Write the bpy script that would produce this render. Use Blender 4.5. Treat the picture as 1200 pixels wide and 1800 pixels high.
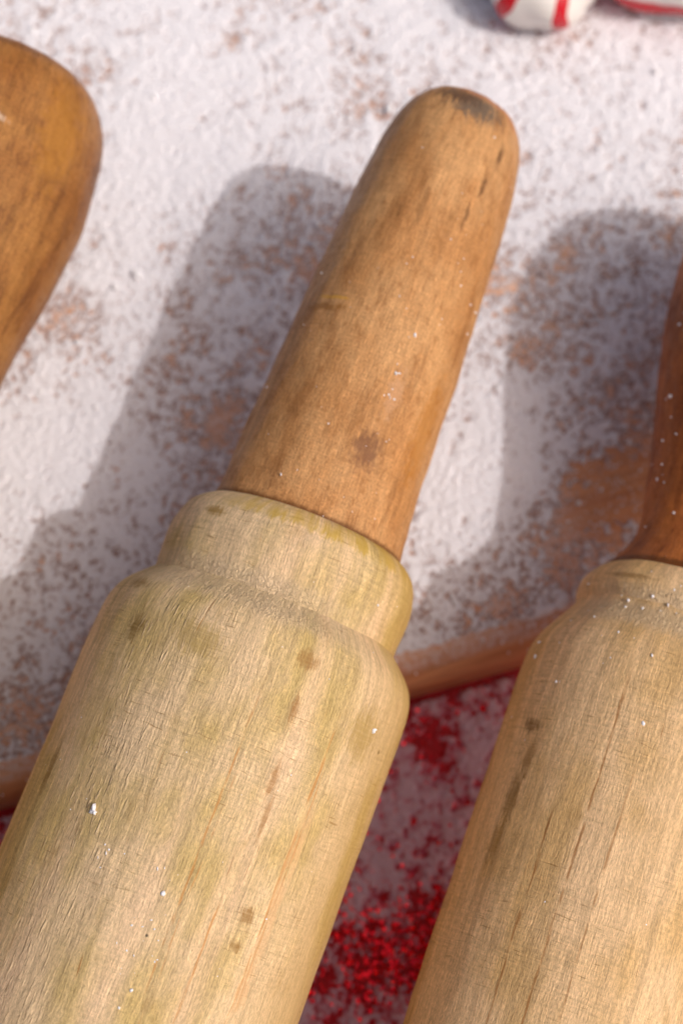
import bpy, math, random
import numpy as np
from mathutils import Matrix, Vector

random.seed(7)
scn = bpy.context.scene
for o in list(bpy.data.objects):
    bpy.data.objects.remove(o, do_unlink=True)
COL = scn.collection
R = math.radians

# ------------------------------------------------------------------ camera
TAU = R(18.0); DIST = 0.272
fwd = Vector((0, math.sin(TAU), -math.cos(TAU)))
cam = bpy.data.cameras.new('camera'); camo = bpy.data.objects.new('camera', cam); COL.objects.link(camo)
camo.location = Vector((0, 0, 0.055)) - fwd * DIST
camo.rotation_euler = (TAU, 0, 0)
cam.sensor_fit = 'VERTICAL'; cam.sensor_height = 36.0; cam.sensor_width = 24.0
cam.lens = 52.0
cam.clip_start = 0.01; cam.clip_end = 50
cam.dof.use_dof = True
cam.dof.focus_distance = 0.240
cam.dof.aperture_fstop = 12.0
cam.dof.aperture_blades = 0
scn.camera = camo

# ------------------------------------------------------------------ light
SUN_AZ = R(-18.0); SUN_EL = R(51.0)
w = bpy.data.worlds.new('World'); scn.world = w; w.use_nodes = True
nt = w.node_tree; bg = nt.nodes['Background']
sky = nt.nodes.new('ShaderNodeTexSky'); sky.sky_type = 'NISHITA'; sky.sun_disc = False
sky.sun_elevation = SUN_EL; sky.sun_rotation = math.pi / 2 - SUN_AZ
sky.air_density = 1.0; sky.dust_density = 9.0; sky.ozone_density = 1.0
nt.links.new(sky.outputs[0], bg.inputs[0]); bg.inputs[1].default_value = 0.14
sl = bpy.data.lights.new('sun', 'SUN'); slo = bpy.data.objects.new('sun', sl); COL.objects.link(slo)
sl.energy = 1.9; sl.angle = R(1.0); sl.color = (1.0, 0.97, 0.93)
sdir = Vector((math.cos(SUN_AZ) * math.cos(SUN_EL), math.sin(SUN_AZ) * math.cos(SUN_EL), math.sin(SUN_EL)))
slo.rotation_euler = sdir.to_track_quat('Z', 'Y').to_euler()
slo.location = sdir * 1.5
scn.view_settings.view_transform = 'Standard'; scn.view_settings.look = 'None'
scn.view_settings.exposure = -0.45; scn.view_settings.gamma = 1.0
scn.view_settings.use_curve_mapping = False

# ------------------------------------------------------------------ helpers
def tag(o, label=None, cat=None, group=None, kind=None):
    if label: o['label'] = label
    if cat: o['category'] = cat
    if group: o['group'] = group
    if kind: o['kind'] = kind
    return o

def link(name, me, parent=None, mat=None):
    o = bpy.data.objects.new(name, me); COL.objects.link(o)
    if parent: o.parent = parent
    if mat and me: 
        if not me.materials: me.materials.append(mat)
    return o

def mesh_np(name, V, F, smooth=True):
    me = bpy.data.meshes.new(name)
    V = np.asarray(V, np.float32); F = np.asarray(F, np.int32); k = F.shape[1]
    me.vertices.add(len(V)); me.vertices.foreach_set('co', V.ravel())
    me.loops.add(F.size); me.loops.foreach_set('vertex_index', F.ravel())
    me.polygons.add(len(F)); me.polygons.foreach_set('loop_start', np.arange(len(F), dtype=np.int32) * k)
    me.polygons.foreach_set('loop_total', np.full(len(F), k, np.int32))
    me.polygons.foreach_set('use_smooth', np.full(len(F), smooth))
    me.update(calc_edges=True); me.validate()
    return me

def fnoise(shape, dx, scale, seed):
    """band-limited gaussian noise, unit deviation; scale and dx in mm"""
    rg = np.random.default_rng(seed)
    f = np.fft.rfft2(rg.standard_normal(shape))
    ky = np.fft.fftfreq(shape[0], dx)[:, None]; kx = np.fft.rfftfreq(shape[1], dx)[None]
    f *= np.exp(-((kx ** 2 + ky ** 2) * (scale * math.pi / 2) ** 2))
    n = np.fft.irfft2(f, shape); n -= n.mean(); return n / n.std()

class NT:
    """small node-graph writer"""
    def __init__(s, name):
        s.m = bpy.data.materials.new(name); s.m.use_nodes = True; s.t = s.m.node_tree
        s.b = s.t.nodes['Principled BSDF']
    def n(s, typ, **kw):
        x = s.t.nodes.new(typ)
        for k, v in kw.items(): setattr(x, k, v)
        return x
    def put(s, sock, v):
        if isinstance(v, bpy.types.NodeSocket): s.t.links.new(v, sock)
        elif v is not None:
            if hasattr(sock.default_value, '__len__') and not hasattr(v, '__len__'): v = (v, v, v)
            if hasattr(v, '__len__') and len(v) == 3 and len(sock.default_value) == 4: v = (*v, 1)
            sock.default_value = v
    def math(s, op, a, b=None, c=None, clamp=False):
        x = s.n('ShaderNodeMath', operation=op, use_clamp=clamp)
        s.put(x.inputs[0], a); s.put(x.inputs[1], b); s.put(x.inputs[2], c); return x.outputs[0]
    def add(s, a, b): return s.math('ADD', a, b)
    def mul(s, a, b): return s.math('MULTIPLY', a, b)
    def comb(s, x, y, z=0.0):
        c = s.n('ShaderNodeCombineXYZ'); s.put(c.inputs[0], x); s.put(c.inputs[1], y); s.put(c.inputs[2], z); return c.outputs[0]
    def noise(s, vec, scale=1.0, detail=2.0, rough=0.5, dist=0.0):
        x = s.n('ShaderNodeTexNoise'); s.put(x.inputs['Vector'], vec)
        x.inputs['Scale'].default_value = scale; x.inputs['Detail'].default_value = detail
        x.inputs['Roughness'].default_value = rough; x.inputs['Distortion'].default_value = dist
        return x.outputs['Fac']
    def step(s, v, lo, hi, a=0.0, b=1.0):
        x = s.n('ShaderNodeMapRange', interpolation_type='SMOOTHSTEP')
        s.put(x.inputs[0], v); x.inputs[1].default_value = lo; x.inputs[2].default_value = hi
        x.inputs[3].default_value = a; x.inputs[4].default_value = b; return x.outputs[0]
    def mix(s, fac, a, b, blend='MIX'):
        x = s.n('ShaderNodeMix', data_type='RGBA', blend_type=blend)
        s.put(x.inputs[0], fac); s.put(x.inputs[6], a); s.put(x.inputs[7], b); return x.outputs[2]
    def gain(s, col, f):
        g = s.comb(f, f, f); return s.mix(1.0, col, g, 'MULTIPLY')
    def bump(s, h, dist, strength=1.0, normal=None):
        x = s.n('ShaderNodeBump'); s.put(x.inputs['Height'], h)
        x.inputs['Distance'].default_value = dist; x.inputs['Strength'].default_value = strength
        if normal: s.put(x.inputs['Normal'], normal)
        return x.outputs[0]
    def objmm(s):
        tc = s.n('ShaderNodeTexCoord'); v = s.n('ShaderNodeVectorMath', operation='SCALE')
        s.put(v.inputs[0], tc.outputs['Object']); v.inputs['Scale'].default_value = 1000.0
        p = s.n('ShaderNodeSeparateXYZ'); s.put(p.inputs[0], v.outputs[0])
        return v.outputs[0], p.outputs
    def done(s, col, rough, normal=None, spec=0.4, **kw):
        s.put(s.b.inputs['Base Color'], col); s.put(s.b.inputs['Roughness'], rough)
        s.put(s.b.inputs['Specular IOR Level'], spec)
        if normal: s.put(s.b.inputs['Normal'], normal)
        for k, v in kw.items(): s.put(s.b.inputs[k], v)
        return s.m

def srgb(r, g, b, k=1.0):
    f = lambda c: ((c / 255 + .055) / 1.055) ** 2.4 if c > 10 else c / 255 / 12.92
    return (f(r) * k, f(g) * k, f(b) * k)

# ------------------------------------------------------------------ wood of the turned pins
def unrolled(t, rref):
    v, p = t.objmm()
    th = t.math('ARCTAN2', p[1], p[0])
    return t.mul(th, rref), p[2], t.mul(th, 180 / math.pi), v

def spots(t, col, deg, z, rref, wob, lst, tex=None):
    """stains with a place of their own on the wood, a painted highlight among them: (deg, z, half-width mm, half-length mm, colour, strength)"""
    for (d0, z0, a, b, c, k) in lst:
        du = t.mul(t.add(deg, -d0), rref * math.pi / 180 / a); dz = t.mul(t.add(z, -z0), 1.0 / b)
        r2 = t.math('SQRT', t.add(t.mul(du, du), t.mul(dz, dz)))
        r2 = t.add(r2, wob)
        f = t.step(r2, 1.0, 0.35, 0.0, k)
        col = t.mix(t.mul(f, tex) if tex else f, col, c)
    return col

def pale_wood(name, seed, rref, stains_highlights=(), lines=(), ragged=None, warm=0.0, seam=None, groove=None, edge=.55):
    t = NT(name); u, z, deg, v = unrolled(t, rref); u0 = u
    tan = srgb(226, 195, 154); olive = srgb(198, 170, 108); peach = srgb(234, 199, 162)
    if warm: tan = srgb(234, 196, 150); olive = srgb(212, 172, 116); peach = srgb(238, 200, 156)
    dark = srgb(138, 98, 48)
    wx = t.noise(t.comb(t.mul(u, .25), t.mul(z, .06), seed + 40), 1, 3, .6); u = t.add(u, t.mul(wx, 2.2))
    wz = t.noise(t.comb(t.mul(u, .15), t.mul(z, .25), seed + 41), 1, 2, .5); zl = t.add(z, t.mul(wz, 1.2))
    b1 = t.noise(t.comb(t.mul(u, .055), t.mul(z, .03), seed), 1, 4, .55)
    b2 = t.noise(t.comb(t.mul(u, .10), t.mul(z, .007), seed + 9), 1, 3, .5)
    col = t.mix(t.step(b1, .40, .62, 0, .85), tan, olive)
    col = t.mix(t.step(b2, .50, .70, 0, .75), col, peach)
    # long growth streaks
    st = t.noise(t.comb(t.mul(u, .8), t.mul(z, .011), seed + 3), 1, 4, .6)
    col = t.gain(col, t.step(st, .28, .72, .82, 1.13))
    # fibres and pores
    fib = t.noise(t.comb(t.mul(u, 3.4), t.mul(z, .20), seed + 5), 1, 4, .7)
    col = t.gain(col, t.step(fib, .30, .70, .80, 1.15))
    grit = t.noise(t.comb(t.mul(u, 3.6), t.mul(z, 1.3), seed + 6), 1, 3, .7, .6)
    col = t.gain(col, t.step(grit, .30, .70, .80, 1.17))
    pore = t.noise(t.comb(t.mul(u, 3.2), t.mul(z, 1.3), seed + 17), 1, 2, .6)
    col = t.mix(t.step(pore, .66, .74, 0, .55), col, dark)
    # broken brown ticks along the grain
    tick = t.noise(t.comb(t.mul(u, 2.2), t.mul(z, .085), seed + 14), 1, 2, .5)
    tm = t.noise(t.comb(t.mul(u, .12), t.mul(z, .05), seed + 15), 1, 2, .5)
    col = t.mix(t.mul(t.step(tick, .68, .74), t.step(tm, .45, .62, 0, .75)), col, srgb(158, 98, 46))
    # lathe rings: fine cross lines, patchy
    la = t.noise(t.comb(t.mul(u, .09), t.mul(zl, 2.2), seed + 7), 1, 4, .7)
    lm = t.noise(t.comb(t.mul(u, .06), t.mul(z, .05), seed + 8), 1, 3, .5)
    col = t.gain(col, t.step(t.mul(t.add(la, -.5), t.step(lm, .40, .60)), -.18, .18, .88, 1.09))
    cross = t.noise(t.comb(t.mul(u, .22), t.mul(zl, 2.6), seed + 11), 1, 3, .6)
    col = t.mix(t.mul(t.step(cross, .60, .70), t.step(lm, .42, .58, 0, .6)), col, dark)
    # handled dirt
    di = t.noise(t.comb(t.mul(u, .16), t.mul(z, .07), seed + 20), 1, 5, .62)
    col = t.mix(t.step(di, .58, .76, 0, .45), col, srgb(158, 120, 60))
    wob = t.mul(t.add(t.noise(t.comb(t.mul(u, 1.3), t.mul(z, .32), seed + 12), 1, 5, .75), -.5), 2.6)
    fine = t.mul(t.add(t.noise(t.comb(t.mul(u, 1.2), t.mul(z, .12), seed + 13), 1, 2, .5), -.5), 2.2)
    for (d0, z0, z1, wd, c, k) in lines:               # resin streaks along the grain
        du = t.math('ABSOLUTE', t.mul(t.add(t.add(deg, -d0), fine), rref * math.pi / 180))
        zz = t.mul(t.step(z, z0 - 3, z0 + 3), t.step(z, z1 + 3, z1 - 3))
        brk = t.step(t.noise(t.comb(t.mul(u, .5), t.mul(z, .18), seed + d0), 1, 3, .6), .36, .56)
        col = t.mix(t.mul(t.mul(t.step(du, wd, wd * .25), zz), t.mul(brk, k)), col, c)
    col = spots(t, col, deg, z, rref, wob, stains_highlights, t.mul(t.step(grit, .36, .56, .72, 1.0), t.step(cross, .38, .56, .75, 1.0)))
    if seam:                                           # yellow glue line round the collar's lip
        zz = t.add(z, t.mul(wob, 2.2))
        f = t.mul(t.step(zz, seam - 1.6, seam - .3), t.mul(t.step(deg, -50, -5, .15, 1.0), t.step(wx, .40, .58, .15, .8)))
        col = t.mix(f, col, srgb(196, 160, 70))
    h = t.add(t.mul(fib, .6), t.add(t.mul(la, .22), t.mul(grit, .45)))
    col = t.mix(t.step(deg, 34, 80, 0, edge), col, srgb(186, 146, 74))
    nrm = t.bump(h, .00034, 1.0)
    ro = t.noise(t.comb(t.mul(u0, 1.7), t.mul(z, .24), seed + 30), 1, 2, .5)
    msk = None
    if ragged:                                         # torn, lifted fibres
        msk = t.mul(t.step(t.math('ABSOLUTE', t.add(deg, -ragged[0])), ragged[1], ragged[1] * .3), t.mul(t.step(ro, .54, .74), t.step(tm, .32, .50)))
    if groove:                                         # torn grain where the shoulder was cut across the fibres
        zz = t.add(z, t.mul(wob, 1.5))
        g = t.mul(t.step(t.math('ABSOLUTE', t.add(zz, -groove)), 3.6, 1.0), t.step(t.math('ABSOLUTE', t.add(deg, 14)), 70, 20))
        pit = t.noise(t.comb(t.mul(u, 1.9), t.mul(z, 1.1), seed + 31), 1, 3, .6, 1.0)
        g2 = t.mul(g, t.step(pit, .40, .66, 0, .7))
        col = t.mix(t.mul(g, .45), col, srgb(222, 196, 164))
        col = t.mix(t.mul(g, t.step(pit, .33, .24, 0, .8)), col, srgb(96, 62, 36))
        msk = t.math('MAXIMUM', msk, g2) if msk else g2
    if msk:
        col = t.mix(t.mul(msk, .85), col, srgb(248, 216, 172))  # pale torn fibres, with the light they catch painted in
        nrm = t.bump(msk, .00034, 1.0, nrm)
    return t.done(col, .66, nrm, .06)

def handle_wood(name, seed, rref, base, deep, light, stains_highlights=(), seam_dark=None, rough=.42):
    t = NT(name); u, z, deg, v = unrolled(t, rref)
    b1 = t.noise(t.comb(t.mul(u, .09), t.mul(z, .05), seed), 1, 5, .6)
    b2 = t.noise(t.comb(t.mul(u, .22), t.mul(z, .05), seed + 2), 1, 5, .62)
    col = t.mix(t.step(b1, .36, .62), base, light)
    col = t.mix(t.step(b2, .50, .70, 0, .7), col, deep)
    st = t.noise(t.comb(t.mul(u, .9), t.mul(z, .02), seed + 3), 1, 4, .6)
    col = t.gain(col, t.step(st, .25, .75, .84, 1.12))
    fib = t.noise(t.comb(t.mul(u, 3.6), t.mul(z, .40), seed + 5), 1, 3, .6)
    col = t.gain(col, t.step(fib, .30, .70, .80, 1.15))
    grit = t.noise(t.comb(t.mul(u, 3.0), t.mul(z, 2.4), seed + 6), 1, 3, .6)
    col = t.gain(col, t.step(grit, .30, .70, .78, 1.16))
    la = t.noise(t.comb(t.mul(u, .06), t.mul(z, 2.6), seed + 7), 1, 3, .6)
    col = t.gain(col, t.step(la, .3, .7, .93, 1.06))
    mott = t.noise(t.comb(t.mul(u, .42), t.mul(z, .26), seed + 21), 1, 6, .75)
    col = t.mix(t.step(mott, .52, .66, 0, .6), col, deep)
    pk = t.noise(t.comb(t.mul(u, 2.0), t.mul(z, .7), seed + 22), 1, 2, .5)
    col = t.mix(t.step(pk, .72, .78, 0, .7), col, srgb(96, 56, 26))
    wob = t.mul(t.add(t.noise(t.comb(t.mul(u, 1.0), t.mul(z, .5), seed + 12), 1, 5, .75), -.5), 2.6)
    col = spots(t, col, deg, z, rref, wob, stains_highlights, t.step(grit, .36, .56, .75, 1.0))
    if seam_dark: col = t.mix(t.mul(t.step(t.add(z, t.mul(wob, .7)), seam_dark + 1.3, seam_dark + .3), .8), col, srgb(92, 54, 26))
    h = t.add(t.mul(fib, .5), t.add(t.mul(la, .35), t.mul(mott, .9)))
    nrm = t.bump(t.add(h, t.mul(grit, .5)), .00028, .9)
    rg = t.step(mott, .35, .7, rough - .08, rough + .16)
    return t.done(col, rg, nrm, .12)

# ------------------------------------------------------------------ turned shapes
def dense(prof, step):
    """resample a (s, r) profile smoothly by arc length (Catmull-Rom)"""
    P = np.array(prof, float); out = [P[0]]
    E = np.vstack([2 * P[0] - P[1], P, 2 * P[-1] - P[-2]])
    for i in range(len(P) - 1):
        p0, p1, p2, p3 = E[i:i + 4]; n = max(1, int(np.linalg.norm(p2 - p1) / step))
        # tangents limited by chord length so that uneven spacing does not overshoot
        L1 = np.linalg.norm(p2 - p1)
        m1 = (p2 - p0) / (np.linalg.norm(p2 - p1) + np.linalg.norm(p1 - p0)) * L1
        m2 = (p3 - p1) / (np.linalg.norm(p3 - p2) + np.linalg.norm(p2 - p1)) * L1
        for k in range(1, n + 1):
            t = k / n; t2 = t * t; t3 = t2 * t
            out.append((2*t3-3*t2+1)*p1 + (t3-2*t2+t)*m1 + (-2*t3+3*t2)*p2 + (t3-t2)*m2)
    return np.array(out)

def lathe(name, prof, step=.8, seg=224, wob=.10, seed=0):
    P = dense(prof, step); P[:, 1] = np.maximum(P[:, 1], 0); n = len(P)
    th = np.linspace(0, 2 * math.pi, seg, endpoint=False)
    z = np.repeat(P[:, :1], seg, 1); r = np.repeat(P[:, 1:], seg, 1)
    a = fnoise((n, seg), .8, 9, seed) * wob + fnoise((n, seg), .8, 3, seed + 1) * wob * .35
    r = np.maximum(r + a * np.clip(r / 8, 0, 1), 0)
    V = np.stack([r * np.cos(th), r * np.sin(th), z], -1).reshape(-1, 3) / 1000
    i = np.arange(n - 1)[:, None] * seg; j = np.arange(seg)[None]; j2 = (j + 1) % seg
    F = np.stack([i + j, i + j2, i + seg + j2, i + seg + j], -1).reshape(-1, 4)
    return mesh_np(name, V, F)

def axis_matrix(A, d):
    Z = Vector(d).normalized(); X = (Vector((0, 0, 1)) - Z * Z.z).normalized(); Y = Z.cross(X)
    return Matrix((( X.x, Y.x, Z.x, A[0]), (X.y, Y.y, Z.y, A[1]), (X.z, Y.z, Z.z, A[2]), (0, 0, 0, 1)))

def rolling_pin(A, d, shoulder, length, collar, handle, mats, seed, label):
    """shoulder: groove-to-full-radius profile of the roller; length: far shoulder's s; collar and handle: (s, r)"""
    root = bpy.data.objects.new('rolling_pin', None); COL.objects.link(root)
    M = axis_matrix(A, d); root.matrix_world = M; root.empty_display_size = .03
    tag(root, label, 'rolling pin', 'wooden rolling pins laid side by side')
    near = list(shoulder)                                 # from the groove (s large) to the cylinder
    s0 = near[-1][0]; mid = (s0 + length) / 2
    far = [(2 * mid - s, r) for s, r in near]
    core = [(s0 + (length - s0) * k / 12, near[-1][1] + .12 * math.sin(math.pi * k / 12)) for k in range(1, 12)]
    g = near[0]
    prof = [(g[0] + 3.2, 4), (g[0] + 3.0, g[1] - 1.5), (g[0] + 1.2, g[1] - .45)] + near + core + far[::-1]
    prof += [(far[0][0] - 1.2, g[1] - .45), (far[0][0] - 3.0, g[1] - 1.5), (far[0][0] - 3.2, 4)]
    prof = prof[::-1]
    body = link('roller', lathe('roller', prof, .8, 256, .06, seed), root, mats[0])
    cm = lathe('collar', collar, .45, 224, .07, seed + 3); hm = lathe('handle', handle, .8, 192, .09, seed + 5)
    link('collar', cm, root, mats[1]); link('handle', hm, root, mats[2])
    flip = Matrix.Translation((0, 0, 2 * mid / 1000)) @ Matrix.Rotation(math.pi, 4, 'X')
    for nm, me in (('collar', cm), ('handle', hm)):
        o = link(nm, me, root); o.matrix_local = flip
    return root, M

BLACK = srgb(38, 40, 42); BROWN = srgb(120, 78, 34); OLIVE = srgb(158, 130, 58); ORANGE = srgb(198, 138, 78)
# --- centre pin: straight tapering handle
body1 = pale_wood('wood_roller_pale', 3.0, 29.7,
    stains_highlights=[(-36.9, 22.3, 2.4, 3.4, srgb(112, 82, 30), .8), (-13, 23.5, 6, 4, OLIVE, .55), (23.1, 26.5, 2.6, 2.2, srgb(150, 104, 54), .7),
            (24.6, 17.9, 1.0, 3.0, srgb(150, 100, 48), .75), (26.4, 6.5, 1.0, 4.5, srgb(156, 106, 52), .7), (28.5, 0.2, .8, 4, srgb(160, 110, 56), .6),
            (34.7, -14.9, 1.7, 2.0, srgb(140, 98, 44), .75), (34.8, -20, 1.4, 1.4, srgb(140, 98, 44), .75), (66.5, 17.5, .55, .5, BLACK, .95),
            (-48.8, 30, 4, 1.6, srgb(130, 96, 40), .7), (-52, -4.5, 1.4, 6, srgb(128, 92, 36), .6), (54, 19, 5, 6, OLIVE, .6),
            (-18.5, 32.6, .7, .6, srgb(60, 36, 22), .9), (6.9, -22.9, .35, .3, BLACK, .9), (-40, 8, 7, 12, OLIVE, .35)],
    lines=[(41, -60, 20, .38, ORANGE, .75), (42.5, -60, 10, .22, ORANGE, .6), (12.5, -30, 17, .26, ORANGE, .7), (14.5, -45, 4, .18, ORANGE, .6), (24.2, -60, -14, .24, ORANGE, .75), (43, -60, 4, 1.8, srgb(224, 176, 128), .5)],
    ragged=(-27, 17), groove=33.5)
collar1 = pale_wood('wood_collar_pale', 12.0, 23.5, stains_highlights=[(-36, 46.3, 3.2, 1.3, srgb(150, 112, 36), .8), (-60, 40, 5, 3, OLIVE, .4)], seam=49.0, groove=36.0)
handle1 = handle_wood('wood_handle_brown', 21.0, 17.0, srgb(190, 135, 84), srgb(152, 101, 58), srgb(206, 155, 104),
    stains_highlights=[(14, 138.5, 10, 4.6, srgb(84, 82, 78), .85), (-8, 140, 9, 2.8, srgb(92, 66, 50), .85), (30, 142, 16, 1.6, srgb(190, 130, 96), .7), (24, 66.4, 3.6, 4.8, srgb(122, 82, 58), .85),
            (45.6, 131, 1.0, 3.5, srgb(88, 56, 36), .8), (39, 123, .8, 3.6, srgb(96, 64, 42), .75), (33, 116, .8, 3.4, srgb(104, 70, 46), .7),
            (2, 113, .9, 5, srgb(140, 100, 64), .5), (-38, 90.2, 6.5, 1.2, srgb(150, 98, 46), .8), (-33, 92.2, 5, .5, srgb(214, 158, 62), .85),
            (28, 78, 2.0, 6, srgb(206, 160, 122), .5), (60, 75, 4, 14, srgb(176, 112, 38), .6), (60, 140, 5, 2, srgb(176, 110, 60), .6)], seam_dark=51.6)  # pale spot midway up the handle paints a highlight into the colour
pin1, M1 = rolling_pin((-0.02486, -0.05064, 0.046), (0.34989, 0.933, 0.08414),
    [(36.0, 22.7), (35.3, 23.4), (34.4, 24.35), (33.5, 25.25), (32.0, 26.75), (30, 28.2), (27.4, 29.15), (24, 29.55), (18, 29.7)], -160,
    [(33.4, 20), (33.6, 22.9), (35.0, 23.35), (36.6, 23.42), (38.4, 23.5), (43, 23.72), (46.2, 23.25), (48.6, 22.35), (50.4, 20.8), (51.2, 19.6), (51.7, 18.6), (51.9, 16)],
    [(47, 17.4), (51.4, 18.3), (53, 18.15), (56, 17.9), (65, 17.6), (77, 17.2), (86, 16.9), (96, 16.4), (107, 15.9), (117, 15.3), (127, 14.6), (134, 13.6),
     (138, 12.5), (140.6, 11.2), (142.4, 9.6), (143.6, 7.4), (144.3, 5), (144.6, 2.5), (144.7, 0)],
    (body1, collar1, handle1), 10, 'rolling pin with a straight tapering handle and grey stain on its tip')

# --- the two bulb-handled pins
body2 = pale_wood('wood_roller_warm', 41.0, 25.5, warm=1.0,
    stains_highlights=[(-56.3, 4.1, 2.4, 1.8, srgb(104, 72, 34), .8), (-52, -1.4, 1.6, 4.5, srgb(140, 100, 46), .6), (-54.4, -8.8, 2.0, 6, srgb(118, 86, 34), .7),
            (-55.7, -17, 1.8, 5, srgb(130, 94, 40), .6)],
    lines=[(-20, -80, 15, .35, srgb(150, 96, 46), .7), (-33, -70, -10, .3, srgb(150, 96, 46), .7), (-8, -90, 0, .3, srgb(160, 104, 52), .6)],
    groove=28.5)
collar2 = pale_wood('wood_collar_warm', 52.0, 20.0, warm=1.0, stains_highlights=[(-40, 35.5, 6, .7, srgb(120, 84, 40), .6)], groove=31.5)
handle2 = handle_wood('wood_handle_dark', 61.0, 16.0, srgb(148, 82, 42), srgb(104, 52, 24), srgb(178, 106, 54), seam_dark=40.5, rough=.38)
handle3 = handle_wood('wood_handle_amber', 74.0, 19.0, srgb(148, 96, 50), srgb(106, 66, 40), srgb(168, 116, 64),
    stains_highlights=[(55, 108, 5, 16, srgb(168, 112, 36), .5), (0, 112, 8, 9, srgb(146, 92, 56), .6), (20, 121, 14, 1.4, srgb(112, 68, 36), .6), (17, 104, 4.2, 1.1, srgb(226, 204, 184), .7), (28, 92, .8, 6, srgb(190, 150, 110), .5)], rough=.34)

def bulb(k=1.0, ds=0.0):
    H = [(37, 17.0), (39.4, 16.9), (41.2, 15.9), (44.6, 14.0), (47.6, 12.9), (51.5, 12.75), (54.2, 13.0), (63.2, 14.4), (71.3, 16.0), (81, 18.0), (87, 19.0), (94, 20.0), (100, 20.45),
         (107, 20.6), (113, 20.2), (118.5, 19.3), (123.5, 17.7), (127.5, 15.3), (130.4, 12.2), (132.4, 8.6), (133.5, 5), (133.9, 2), (134, 0)]
    return H
shoulder2 = [(31.8, 19.45), (30.8, 19.75), (29.4, 20.5), (26.3, 22.4), (23, 24.3), (20, 25.2), (16, 25.5), (10, 25.55)]
collar_2 = [(28.4, 16), (28.6, 18.4), (30.4, 19.2), (31.8, 19.5), (33.9, 20.1), (36.2, 19.85), (37.7, 18.9), (39.2, 17.6), (39.9, 16.6), (40.0, 14)]
pin2, M2 = rolling_pin((0.05209, -0.05002, 0.041), (0.33919, 0.93999, 0.03707), shoulder2, -250, collar_2, bulb(),
    (body2, collar2, handle2), 20, 'rolling pin with dark brown handle pinched narrow at the collar, lying over the board edge')

H3 = [(38.9, 18.0), (40, 18.4), (42.8, 16.6), (45.5, 15.5), (49.6, 15.4), (52.3, 15.8), (61, 17.2), (69, 18.7), (78.3, 20.7), (84.2, 21.7), (90.7, 22.7), (97, 23.4),
      (107.6, 23.3), (114.4, 22.5), (119.0, 20.7), (122.0, 18.2), (123.6, 15), (124.3, 10.8), (124.7, 5.8), (124.9, 2.5), (124.9, 0)]
S3 = [(30.1, 22.2), (29, 22.6), (28, 23.2), (24.9, 24.9), (21.7, 26.8), (19, 27.7), (14, 28), (8, 28.05)]
C3 = [(26.8, 18), (27, 21.2), (28.8, 22.0), (30.1, 22.25), (32.4, 22.8), (34.6, 22.6), (36.7, 21.0), (38.4, 19.4), (39.4, 18.3), (39.5, 15)]
dL = Vector((.23806, .96874, .06976)).normalized()
AL = Vector((-0.0731, .0725, .053)) - dL * .1015
pin3, M3 = rolling_pin(AL, dL, S3, -232, C3, H3, (body2, collar2, handle3), 30, 'rolling pin of which only a glossy amber bulbous handle end shows')

def beyond(t, p, x0, x1, y0, y1):
    ax = t.math('ABSOLUTE', t.add(p[0], -(x0 + x1) / 2)); ay = t.math('ABSOLUTE', t.add(p[1], -(y0 + y1) / 2))
    e = t.math('MAXIMUM', t.add(ax, -(x1 - x0) / 2), t.add(ay, -(y1 - y0) / 2))
    return t.step(e, -24, -13)

# ------------------------------------------------------------------ wooden board
BZ = .0145
BC = np.array([-.0635, .1446]); BA = R(15.5); HA, HB, CR = .25, .18, .06
def outline(inset, n=24):
    pts = []
    for cx, cy, a0 in ((HA - CR, HB - CR, 0), (-HA + CR, HB - CR, 90), (-HA + CR, -HB + CR, 180), (HA - CR, -HB + CR, 270)):
        for k in range(n + 1):
            a = R(a0 + 90 * k / n); pts.append((cx + (CR - inset) * math.cos(a), cy + (CR - inset) * math.sin(a)))
    P = []
    for i in range(len(pts)):                        # refine the straight runs and bow them a little outwards
        a = np.array(pts[i]); b = np.array(pts[(i + 1) % len(pts)]); m = 16 if np.linalg.norm(b - a) > .03 else 1
        P += [a + (b - a) * k / m for k in range(m)]
    P = np.array(P)
    bow = .004 * np.clip(1 - (P[:, 0] / (HA - CR)) ** 2, 0, 1) * np.sign(P[:, 1])
    P[:, 1] += bow
    c, s = math.cos(BA), math.sin(BA)
    return P @ np.array([[c, s], [-s, c]]) + BC
rings = []
for k in range(7):                                    # lower round-over
    a = R(-90 + 90 * k / 6); rings.append((.0025 * (1 - math.cos(a)), .0025 + .0025 * math.sin(a)))
RO = .0062
for k in range(13):
    a = R(90 * k / 12); rings.append((RO * (1 - math.cos(a)), BZ - RO + RO * math.sin(a)))
rings.append((.03, BZ)); rings.append((.058, BZ))
V = []; F = []; 
rr = [outline(i) for i, _ in rings]; m = len(rr[0])
for P, (i, z) in zip(rr, rings): V += [(x, y, z) for x, y in P]
for k in range(len(rings) - 1):
    for j in range(m): F.append((k * m + j, k * m + (j + 1) % m, (k + 1) * m + (j + 1) % m, (k + 1) * m + j))
me = bpy.data.meshes.new('wooden_board')
me.from_pydata([tuple(v) for v in V], [], F + [tuple(range((len(rings) - 1) * m, len(rings) * m)), tuple(reversed(range(m)))])
for p in me.polygons: p.use_smooth = len(p.vertices) == 4
t = NT('board_wood'); v, p = t.objmm()
ca, sa = math.cos(BA), math.sin(BA)
ux = t.add(t.mul(p[0], ca), t.mul(p[1], sa)); uy = t.add(t.mul(p[0], -sa), t.mul(p[1], ca))
g1 = t.noise(t.comb(t.mul(ux, .012), t.mul(uy, .14), t.mul(p[2], .14)), 1, 4, .6, .6)
col = t.mix(t.step(g1, .35, .65), srgb(218, 156, 108), srgb(192, 124, 78))
g2 = t.noise(t.comb(t.mul(ux, .09), t.mul(uy, 1.6), t.mul(p[2], 1.6)), 1, 3, .6)
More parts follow.
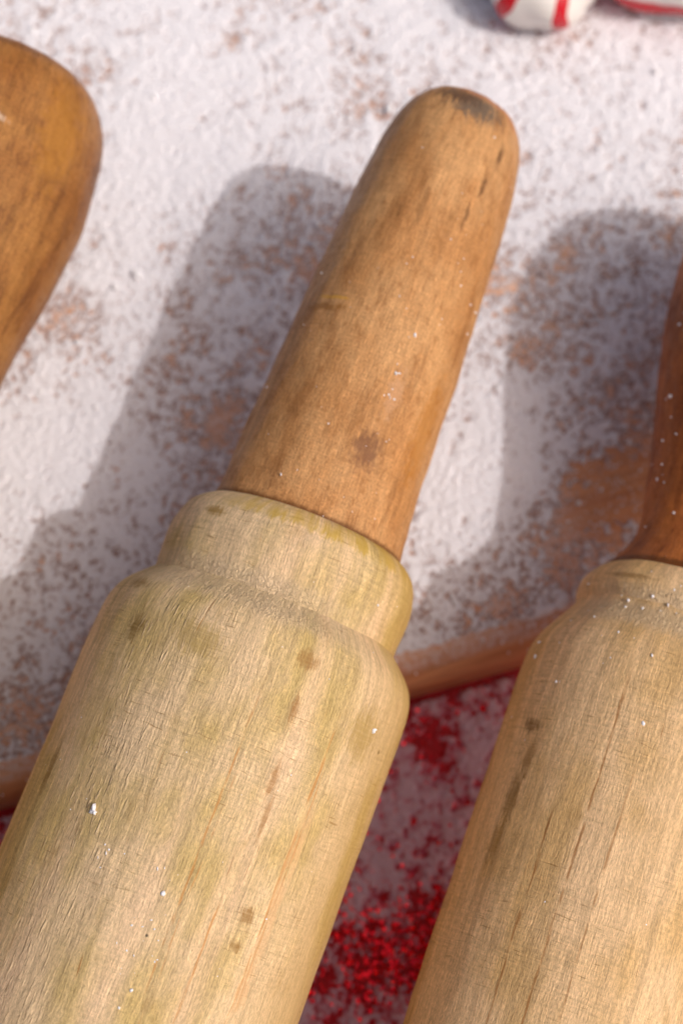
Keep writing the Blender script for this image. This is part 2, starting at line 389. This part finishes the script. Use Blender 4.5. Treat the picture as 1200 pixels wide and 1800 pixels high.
col = t.gain(col, t.step(g2, .25, .75, .82, 1.14))
dust = t.noise(v, .7, 5, .7)
bx_ = t.add(p[0], -59); by_ = t.add(p[1], -18); barez = t.step(t.math('SQRT', t.add(t.mul(bx_, bx_), t.mul(by_, by_))), 7, 17, .15, 1.0)
up = t.n('ShaderNodeNewGeometry'); sp = t.n('ShaderNodeSeparateXYZ'); t.put(sp.inputs[0], up.outputs['True Normal'])
col = t.mix(t.mul(t.math('MAXIMUM', t.mul(t.step(dust, .38, .64, .15, .6), barez), t.mul(beyond(t, p, -120, 125, -70, 178), t.step(dust, .34, .50, .35, .95))), t.step(sp.outputs[2], .80, .985)), col, srgb(226, 214, 212))
me.materials.append(t.done(col, .55, t.bump(t.add(g2, t.mul(dust, .5)), .00012, .7), .35))
board = link('wooden_board', me)
tag(board, 'brown wooden board with a rounded edge, dusted white, under the rolling pins', 'board')

# ------------------------------------------------------------------ red cloth under the board
def cloth_z(x, y):
    z = .0007 * np.sin(x * 38 + y * 22 + 1) + .0005 * np.sin(y * 61 - x * 17)
    z += .0055 * np.exp(-(((x + .035) / .05) ** 2 + ((y + .29) / .045) ** 2))
    z += .0024 * np.exp(-(((x + .082) / .03) ** 2 + ((y + .20) / .03) ** 2))
    inb = np.exp(-np.clip((y - (-.029 + .277 * (x + .012))) / .01, -20, 0) ** 2)      # pressed flat under the board
    return z * (1 - inb) - .0016 - .0002 * inb
n = 160; g = np.linspace(-.42, .42, n); X, Y = np.meshgrid(g, g)
V = np.stack([X, Y, cloth_z(X, Y)], -1).reshape(-1, 3)
i = np.arange(n - 1)[:, None] * n; j = np.arange(n - 1)[None]
F = np.stack([i + j, i + j + 1, i + n + j + 1, i + n + j], -1).reshape(-1, 4)
t = NT('red_cloth'); v, p = t.objmm()
wv = t.n('ShaderNodeTexWave'); wv.inputs['Scale'].default_value = .55; t.put(wv.inputs['Vector'], v); wv.inputs['Distortion'].default_value = 1.5
nz = t.noise(v, .9, 4, .65)
col = t.mix(t.step(nz, .3, .7), srgb(170, 6, 26), srgb(222, 18, 40))
col = t.mix(t.mul(beyond(t, p, -100, 100, -135, 30), t.step(t.noise(v, .5, 5, .7), .42, .56, .05, .9)), col, srgb(234, 204, 214))
cloth = link('red_cloth', mesh_np('red_cloth', V, F), None, t.done(col, .55, t.bump(t.add(nz, wv.outputs['Fac']), .0003, .6), .4, **{'Sheen Weight': .3}))
tag(cloth, 'deep red glittery cloth dusted with white under the board', 'cloth', kind='structure')

# ------------------------------------------------------------------ powder: a real layer with gaps
def powder_mat(name, bare, lo=srgb(228, 225, 231), hi=srgb(240, 237, 242)):
    t = NT(name); v, p = t.objmm()
    at = t.n('ShaderNodeAttribute', attribute_name='thin')
    n1 = t.noise(v, 1.6, 4, .7)
    col = t.mix(t.step(n1, .3, .7), lo, hi)
    col = t.mix(at.outputs['Fac'], col, bare)
    return t.done(col, .75, t.bump(n1, .00025, .7), .25)

def powder_sheet(name, x0, x1, y0, y1, dx, base, blobs, zfun, keep, mat, seed, amp=.42, cap=1.25, jit=(.62, .45, .30), tint=.9, tlo=-.35, thi=.92, hole=-.62):
    nx = int((x1 - x0) / dx); ny = int((y1 - y0) / dx)
    X, Y = np.meshgrid(np.linspace(x0, x1, nx), np.linspace(y0, y1, ny)); d = dx * 1000; sh = X.shape
    c = base + .26 * fnoise(sh, d, 16, seed) + .2 * fnoise(sh, d, 7, seed + 1)
    for bx, by, br, k in blobs: c += k * (1.5 if k < 0 else 1) * np.exp(-((X - bx) ** 2 + (Y - by) ** 2) / br ** 2)
    f = jit[0] * fnoise(sh, d, .55, seed + 2) + jit[1] * fnoise(sh, d, 1.0, seed + 3) + jit[2] * fnoise(sh, d, 2.6, seed + 4)
    g = c + f                                                   # how much powder lies here
    thin = tint * (1 - np.clip((g - tlo) / (thi - tlo), 0, 1)) ** 1.2
    h = np.where(g > .9, .9 + (g - .9) * .4, g)              # packed powder flattens out
    h = np.where(g < .1, np.where(g > hole, .1 + (g - .1) * .08, g - hole), h)      # a last thin film before the wood shows
    h = np.minimum(h * amp, cap) + .14 * np.clip(c, 0, 1.2) * (fnoise(sh, d, 8, seed + 8) * .5 + .5) + .035 * np.clip(g, 0, 1) * fnoise(sh, d, .55, seed + 6)
    rim = np.minimum(np.minimum(X - x0, x1 - X), np.minimum(Y - y0, y1 - Y)) * 1000
    h = h - np.clip(1 - rim / 14 + .12 * f, 0, 1) * 1.6
    q = keep(X, Y); h = h - (1 - q) * 3.0
    Z = zfun(X, Y) + h / 1000
    ok = (h > -.02); k4 = ok[:-1, :-1] | ok[1:, :-1] | ok[:-1, 1:] | ok[1:, 1:]
    i = np.arange(ny - 1)[:, None] * nx; j = np.arange(nx - 1)[None]
    F = np.stack([i + j, i + j + 1, i + nx + j + 1, i + nx + j], -1)[k4]
    V = np.stack([X, Y, Z], -1).reshape(-1, 3); thin = thin.ravel()
    use = np.zeros(len(V), bool); use[F.ravel()] = True; idx = np.cumsum(use) - 1
    me = mesh_np(name, V[use], idx[F])
    at = me.attributes.new('thin', 'FLOAT', 'POINT'); at.data.foreach_set('value', thin[use].astype(np.float32))
    me.materials.append(mat)
    return me, (X, Y, h)

ca, sa = math.cos(BA), math.sin(BA)
def on_board(X, Y):
    lx = (X - BC[0]) * ca + (Y - BC[1]) * sa; ly = -(X - BC[0]) * sa + (Y - BC[1]) * ca
    e = ly + HB + .004 * np.clip(1 - (lx / (HA - CR)) ** 2, 0, 1)
    return np.clip((e - .0042) / .0035, 0, 1)
def clear_of_pins(X, Y, k=0): return 1.0
blobs_board = [(-.018, .055, .016, -.42), (-.008, .08, .014, -.4), (-.035, .03, .016, -.36), (-.05, -.005, .016, -.25), (.058, .06, .016, -.45), (.06, .085, .014, -.4), (.045, .01, .014, -.4), (.026, -.008, .012, -.35), (-.03, .10, .015, .5), (-.05, .07, .01, .5), (.035, .036, .009, 1.1), (.028, .022, .010, .6), (-.055, .03, .012, .5), (-.045, .108, .024, 1.0), (-.062, .025, .018, .7), (.028, .018, .012, .9), (.03, .05, .012, .5), (.06, .115, .022, .6), (.0, .13, .02, .3),  # some blobs paint shade in: thinner in the pins' shadows, whiter in sun
               (.034, .066, .005, -.9), (.040, .052, .005, -.6), (-.064, .060, .010, -.9), (-.058, .122, .007, -.7), (.006, .116, .012, -.5),
               (.054, .016, .009, -1.9), (.066, .022, .010, -1.9), (.047, .004, .010, -.9), (.044, .066, .006, -.5), (.042, .048, .006, -.5),
               (-.026, .034, .007, -1.1), (-.050, .018, .010, -.5), (-.064, -.032, .008, -1.1), (-.04, .042, .012, -.3), (.03, -.01, .012, -.3), (-.012, .085, .012, -.2)]
pm1 = powder_mat('powder_on_wood', srgb(142, 100, 82))
pme, _ = powder_sheet('white_powder', -.12, .125, -.07, .178, .00033, 1.10, blobs_board, lambda x, y: BZ + 0 * x, on_board, pm1, 100)
po = link('white_powder', pme); tag(po, 'white snowy powder spread over the wooden board', 'powder', kind='stuff')

blobs_cloth = [(.004, -.080, .008, -.9), (.026, -.072, .008, -.9), (.008, -.100, .012, .7), (.015, -.076, .009, -1.2), (.02, -.033, .006, -1.4), (.031, -.033, .006, 1.4), (.012, -.06, .008, .2), (.0, -.108, .012, .7), (.02, -.05, .010, .5)]
pm2 = powder_mat('powder_on_cloth', srgb(206, 56, 88), srgb(228, 192, 206), srgb(240, 210, 220))
def off_board(X, Y):
    lx = (X - BC[0]) * ca + (Y - BC[1]) * sa; ly = -(X - BC[0]) * sa + (Y - BC[1]) * ca
    return np.where(ly < -HB - .0045 - .0, 1.0, 0.0)
cme, _ = powder_sheet('white_powder', -.10, .10, -.135, .0, .0004, 1.05, blobs_cloth, cloth_z, off_board, pm2, 200, amp=.45, jit=(.5, .5, .6), tint=.92, tlo=-.2, thi=1.75, hole=-.1)
co = link('white_powder', cme); tag(co, 'white powder clumped over the red glittery cloth', 'powder', kind='stuff')

# ------------------------------------------------------------------ loose grains, glitter, specks
PHI = (1 + 5 ** .5) / 2
ICO_V = np.array([(-1, PHI, 0), (1, PHI, 0), (-1, -PHI, 0), (1, -PHI, 0), (0, -1, PHI), (0, 1, PHI), (0, -1, -PHI), (0, 1, -PHI), (PHI, 0, -1), (PHI, 0, 1), (-PHI, 0, -1), (-PHI, 0, 1)], float) / 1.9
ICO_F = np.array([(0, 11, 5), (0, 5, 1), (0, 1, 7), (0, 7, 10), (0, 10, 11), (1, 5, 9), (5, 11, 4), (11, 10, 2), (10, 7, 6), (7, 1, 8), (3, 9, 4), (3, 4, 2), (3, 2, 6), (3, 6, 8), (3, 8, 9), (4, 9, 5), (2, 4, 11), (6, 2, 10), (8, 6, 7), (9, 8, 1)])
def grains(name, pts, rad, mat, seed, aniso=.35):
    rg = np.random.default_rng(seed); n = len(pts)
    sc = rad[:, None, None] * (1 + aniso * rg.uniform(-1, 1, (n, 1, 3))) * (1 + .25 * rg.uniform(-1, 1, (n, 12, 1)))
    V = (np.asarray(pts)[:, None, :] + ICO_V[None] * sc).reshape(-1, 3)
    F = (ICO_F[None] + (np.arange(n) * 12)[:, None, None]).reshape(-1, 3)
    me = mesh_np(name, V, F); me.materials.append(mat); return me
t = NT('powder_grain'); pg = t.done(srgb(240, 238, 242), .6, None, .3)
rg = np.random.default_rng(5)
n = 36000; x = rg.uniform(-.10, .11, n); y = rg.uniform(-.06, .165, n); q = on_board(x, y)
k = rg.random(n) < np.maximum(q, .10); edge = on_board(x, y + .007) > 0
k &= edge; x, y, q = x[k], y[k], q[k]
lx = (x - BC[0]) * ca + (y - BC[1]) * sa; ly = -(x - BC[0]) * sa + (y - BC[1]) * ca
e = ly + HB + .004 * np.clip(1 - (lx / (HA - CR)) ** 2, 0, 1)      # metres inside the board's rim
z = BZ - RO + np.sqrt(np.maximum(RO ** 2 - np.clip(RO - e, 0, RO) ** 2, 0))
k = e > .0008; x, y, z, q = x[k], y[k], z[k], q[k]
rad = np.exp(rg.normal(math.log(.00015), .4, len(x)))
big = rg.random(len(x)) < .022; rad[big] *= rg.uniform(1.8, 3.4, big.sum())
gme = grains('powder_grain', np.stack([x, y, z + rad * .45 + q * .0003], -1), rad, pg, 6)
go = link('powder_grains', gme); tag(go, 'loose crumbs of white powder scattered on the wooden board', 'powder', kind='stuff')

# glitter flakes in the cloth
n = 22000; x = rg.uniform(-.11, .11, n); y = rg.uniform(-.15, .0, n); m_ = 900; x[:m_] = rg.normal(.014, .010, m_); y[:m_] = rg.normal(-.076, .006, m_); top = np.zeros(n); top[:m_] = 1; x[m_:m_ + 300] = rg.normal(.01, .02, 300); y[m_:m_ + 300] = rg.normal(-.07, .03, 300); top[m_:m_ + 300] = 1; k = off_board(x, y) > 0; x, y, top = x[k], y[k], top[k]; n = len(x)
a = rg.uniform(0, 2 * math.pi, n); tl = np.abs(rg.normal(0, .5, n)) * (1 - .6 * top); az = rg.uniform(0, 2 * math.pi, n)
nx_, ny_, nz_ = np.sin(tl) * np.cos(az), np.sin(tl) * np.sin(az), np.cos(tl)
N = np.stack([nx_, ny_, nz_], -1); T = np.cross(N, np.stack([np.cos(a), np.sin(a), 0 * a], -1)); T /= np.linalg.norm(T, axis=1)[:, None]; B = np.cross(N, T)
s = (rg.uniform(.00014, .00034, n) * (1 + .35 * top))[:, None]
Pc = np.stack([x, y, cloth_z(x, y) + rg.uniform(.0001, .0006, n) + top * rg.uniform(.0003, .0008, n)], -1)
hexv = [Pc + s * (math.cos(R(60 * k)) * T + math.sin(R(60 * k)) * B) for k in range(6)]
V = np.stack(hexv, 1).reshape(-1, 3); F = (np.arange(n) * 6)[:, None] + np.arange(6)[None]
t = NT('red_glitter'); gl = t.done(srgb(250, 36, 48), .10, None, .5, Metallic=1.0)
gm = mesh_np('glitter', V, F, False); gm.materials.append(gl)
gob = link('red_glitter', gm); tag(gob, 'tiny red glitter flakes scattered over the red cloth', 'glitter', kind='stuff')

# white specks sitting on the wood of the pins
def specks(prof, M, lst, seed, parent_label):
    rg = np.random.default_rng(seed); P = np.array(prof); pts = []; rad = []
    for (d0, z0, r0, cnt, spread) in lst:
        for _ in range(cnt):
            d = R(d0 + rg.normal(0, spread[0])); z = z0 + rg.normal(0, spread[1]); rr = r0 * math.exp(rg.normal(0, .35))
            r = np.interp(z, P[:, 0], P[:, 1]) + rr * .35
            pts.append(M @ Vector((r * math.cos(d) / 1000, r * math.sin(d) / 1000, z / 1000))); rad.append(rr / 1000)
    me = grains('powder_speck', np.array([tuple(p) for p in pts]), np.array(rad), pg, seed, .6)
    o = link('powder_specks', me); return tag(o, parent_label, 'powder', kind='stuff')
PR1 = [(-160, 29.75), (24, 29.55), (27.4, 29.15), (30, 28.2), (32.2, 26.6), (34.6, 24.1), (36.5, 23.4), (43, 23.7), (46.2, 23.2), (48.6, 22.3), (50.4, 20.8), (51.9, 18.3), (65, 17.6), (86, 16.9), (107, 15.9), (127, 14.6), (138, 12.8)]
specks(PR1, M1, [(-23.7, -8.6, .42, 5, (.6, .5)), (-14, -13, .3, 3, (1, 1)), (4, -18, .22, 10, (4, 6)), (0, -20, .10, 150, (30, 26)), (8, -29, .2, 7, (3, 3)), (58, 21, .35, 2, (1, .6)), (10, 80, .12, 40, (28, 26)), (24, 80, .16, 12, (3, 4)), (40, 110, .12, 14, (12, 18))], 31,
       'white powder flecks stuck on the straight-handled pin')
PR2 = [(-250, 25.5), (20, 25.2), (23, 24.3), (26.3, 22.4), (29.4, 20.5), (31.8, 19.6), (33.9, 20.1), (36.2, 19.9), (37.7, 18.9), (39.9, 16.7), (44.6, 14), (47.6, 12.9), (54, 13), (71, 16), (87, 19), (100, 20.4), (107, 20.6)]
specks(PR2, M2, [(-30, -5, .11, 140, (24, 24)), (-35, 10, .24, 14, (18, 8)), (-30, 32, .2, 14, (20, 4)), (-55, 70, .18, 26, (14, 18)), (-62, 96, .3, 5, (3, 2)), (-25, -24, .4, 2, (.5, .5)), (-70, 18, .5, 2, (2, 1))], 33,
       'white powder flecks stuck on the dark-handled pin')

# ------------------------------------------------------------------ peppermints
t = NT('peppermint'); v, p = t.objmm()
th = t.math('ARCTAN2', p[1], p[0]); rr = t.math('SQRT', t.add(t.mul(p[0], p[0]), t.mul(p[1], p[1])))
wob = t.mul(t.add(t.noise(v, .10, 1, .5), -.5), .5)
ph = t.add(t.add(th, t.mul(rr, .05)), wob)
s1 = t.math('SINE', t.mul(ph, 6.0)); s2 = t.math('SINE', t.add(t.mul(ph, 6.0), 1.6))
red = t.step(s1, .50, .62)
col = t.mix(red, srgb(238, 232, 226), srgb(204, 22, 40))
dst = t.noise(v, .9, 4, .7); col = t.mix(t.step(dst, .60, .74, 0, .5), col, srgb(236, 230, 232))
mint = t.done(col, .18, t.bump(dst, .0001, .3), .5)
t = NT('peppermint_banded'); v, p = t.objmm()
wz = t.add(p[2], t.mul(t.add(t.noise(v, .12, 1, .5), -.5), 2.0))
col = t.mix(t.mul(t.step(wz, -6.2, -5.4), t.step(wz, .2, -.8)), srgb(238, 232, 226), srgb(204, 22, 40))
mint2 = t.done(col, .18, None, .5)
def candy(px, py, rx, ry, h, rot, tilt, label, mint):
    nu, nv = 64, 32; V = []
    for a in range(nv + 1):
        phi = -math.pi / 2 + math.pi * a / nv
        c = math.copysign(abs(math.cos(phi)) ** .62, math.cos(phi)); s = math.copysign(abs(math.sin(phi)) ** .85, math.sin(phi))
        for b in range(nu):
            th = 2 * math.pi * b / nu; fl = 1 + .045 * math.cos(6 * th + 2.2 * (s + 1)) * c
            V.append((rx * c * fl * math.cos(th), ry * c * fl * math.sin(th), h * s))
    F = [(a * nu + b, a * nu + (b + 1) % nu, (a + 1) * nu + (b + 1) % nu, (a + 1) * nu + b) for a in range(nv) for b in range(nu)]
    o = link('peppermint_candy', mesh_np('peppermint_candy', V, F), None, mint)
    Mr = Matrix.Rotation(tilt, 3, 'X') @ Matrix.Rotation(rot, 3, 'Z')
    zmin = min((Mr @ Vector(v)).z for v in V)
    o.matrix_world = Matrix.Translation((px, py, BZ + .0006 - zmin)) @ Mr.to_4x4()
    tag(o, label, 'candy', 'striped peppermints on the dusted board')
candy(.0472, .1432, .0142, .0138, .0080, R(8), R(8), 'smaller striped peppermint with upright red bands on the powder', mint)
candy(.0800, .1446, .0200, .0112, .0075, R(0), R(-4), 'broader white peppermint with a red rim beside the smaller one', mint2)

bpy.context.view_layer.update()
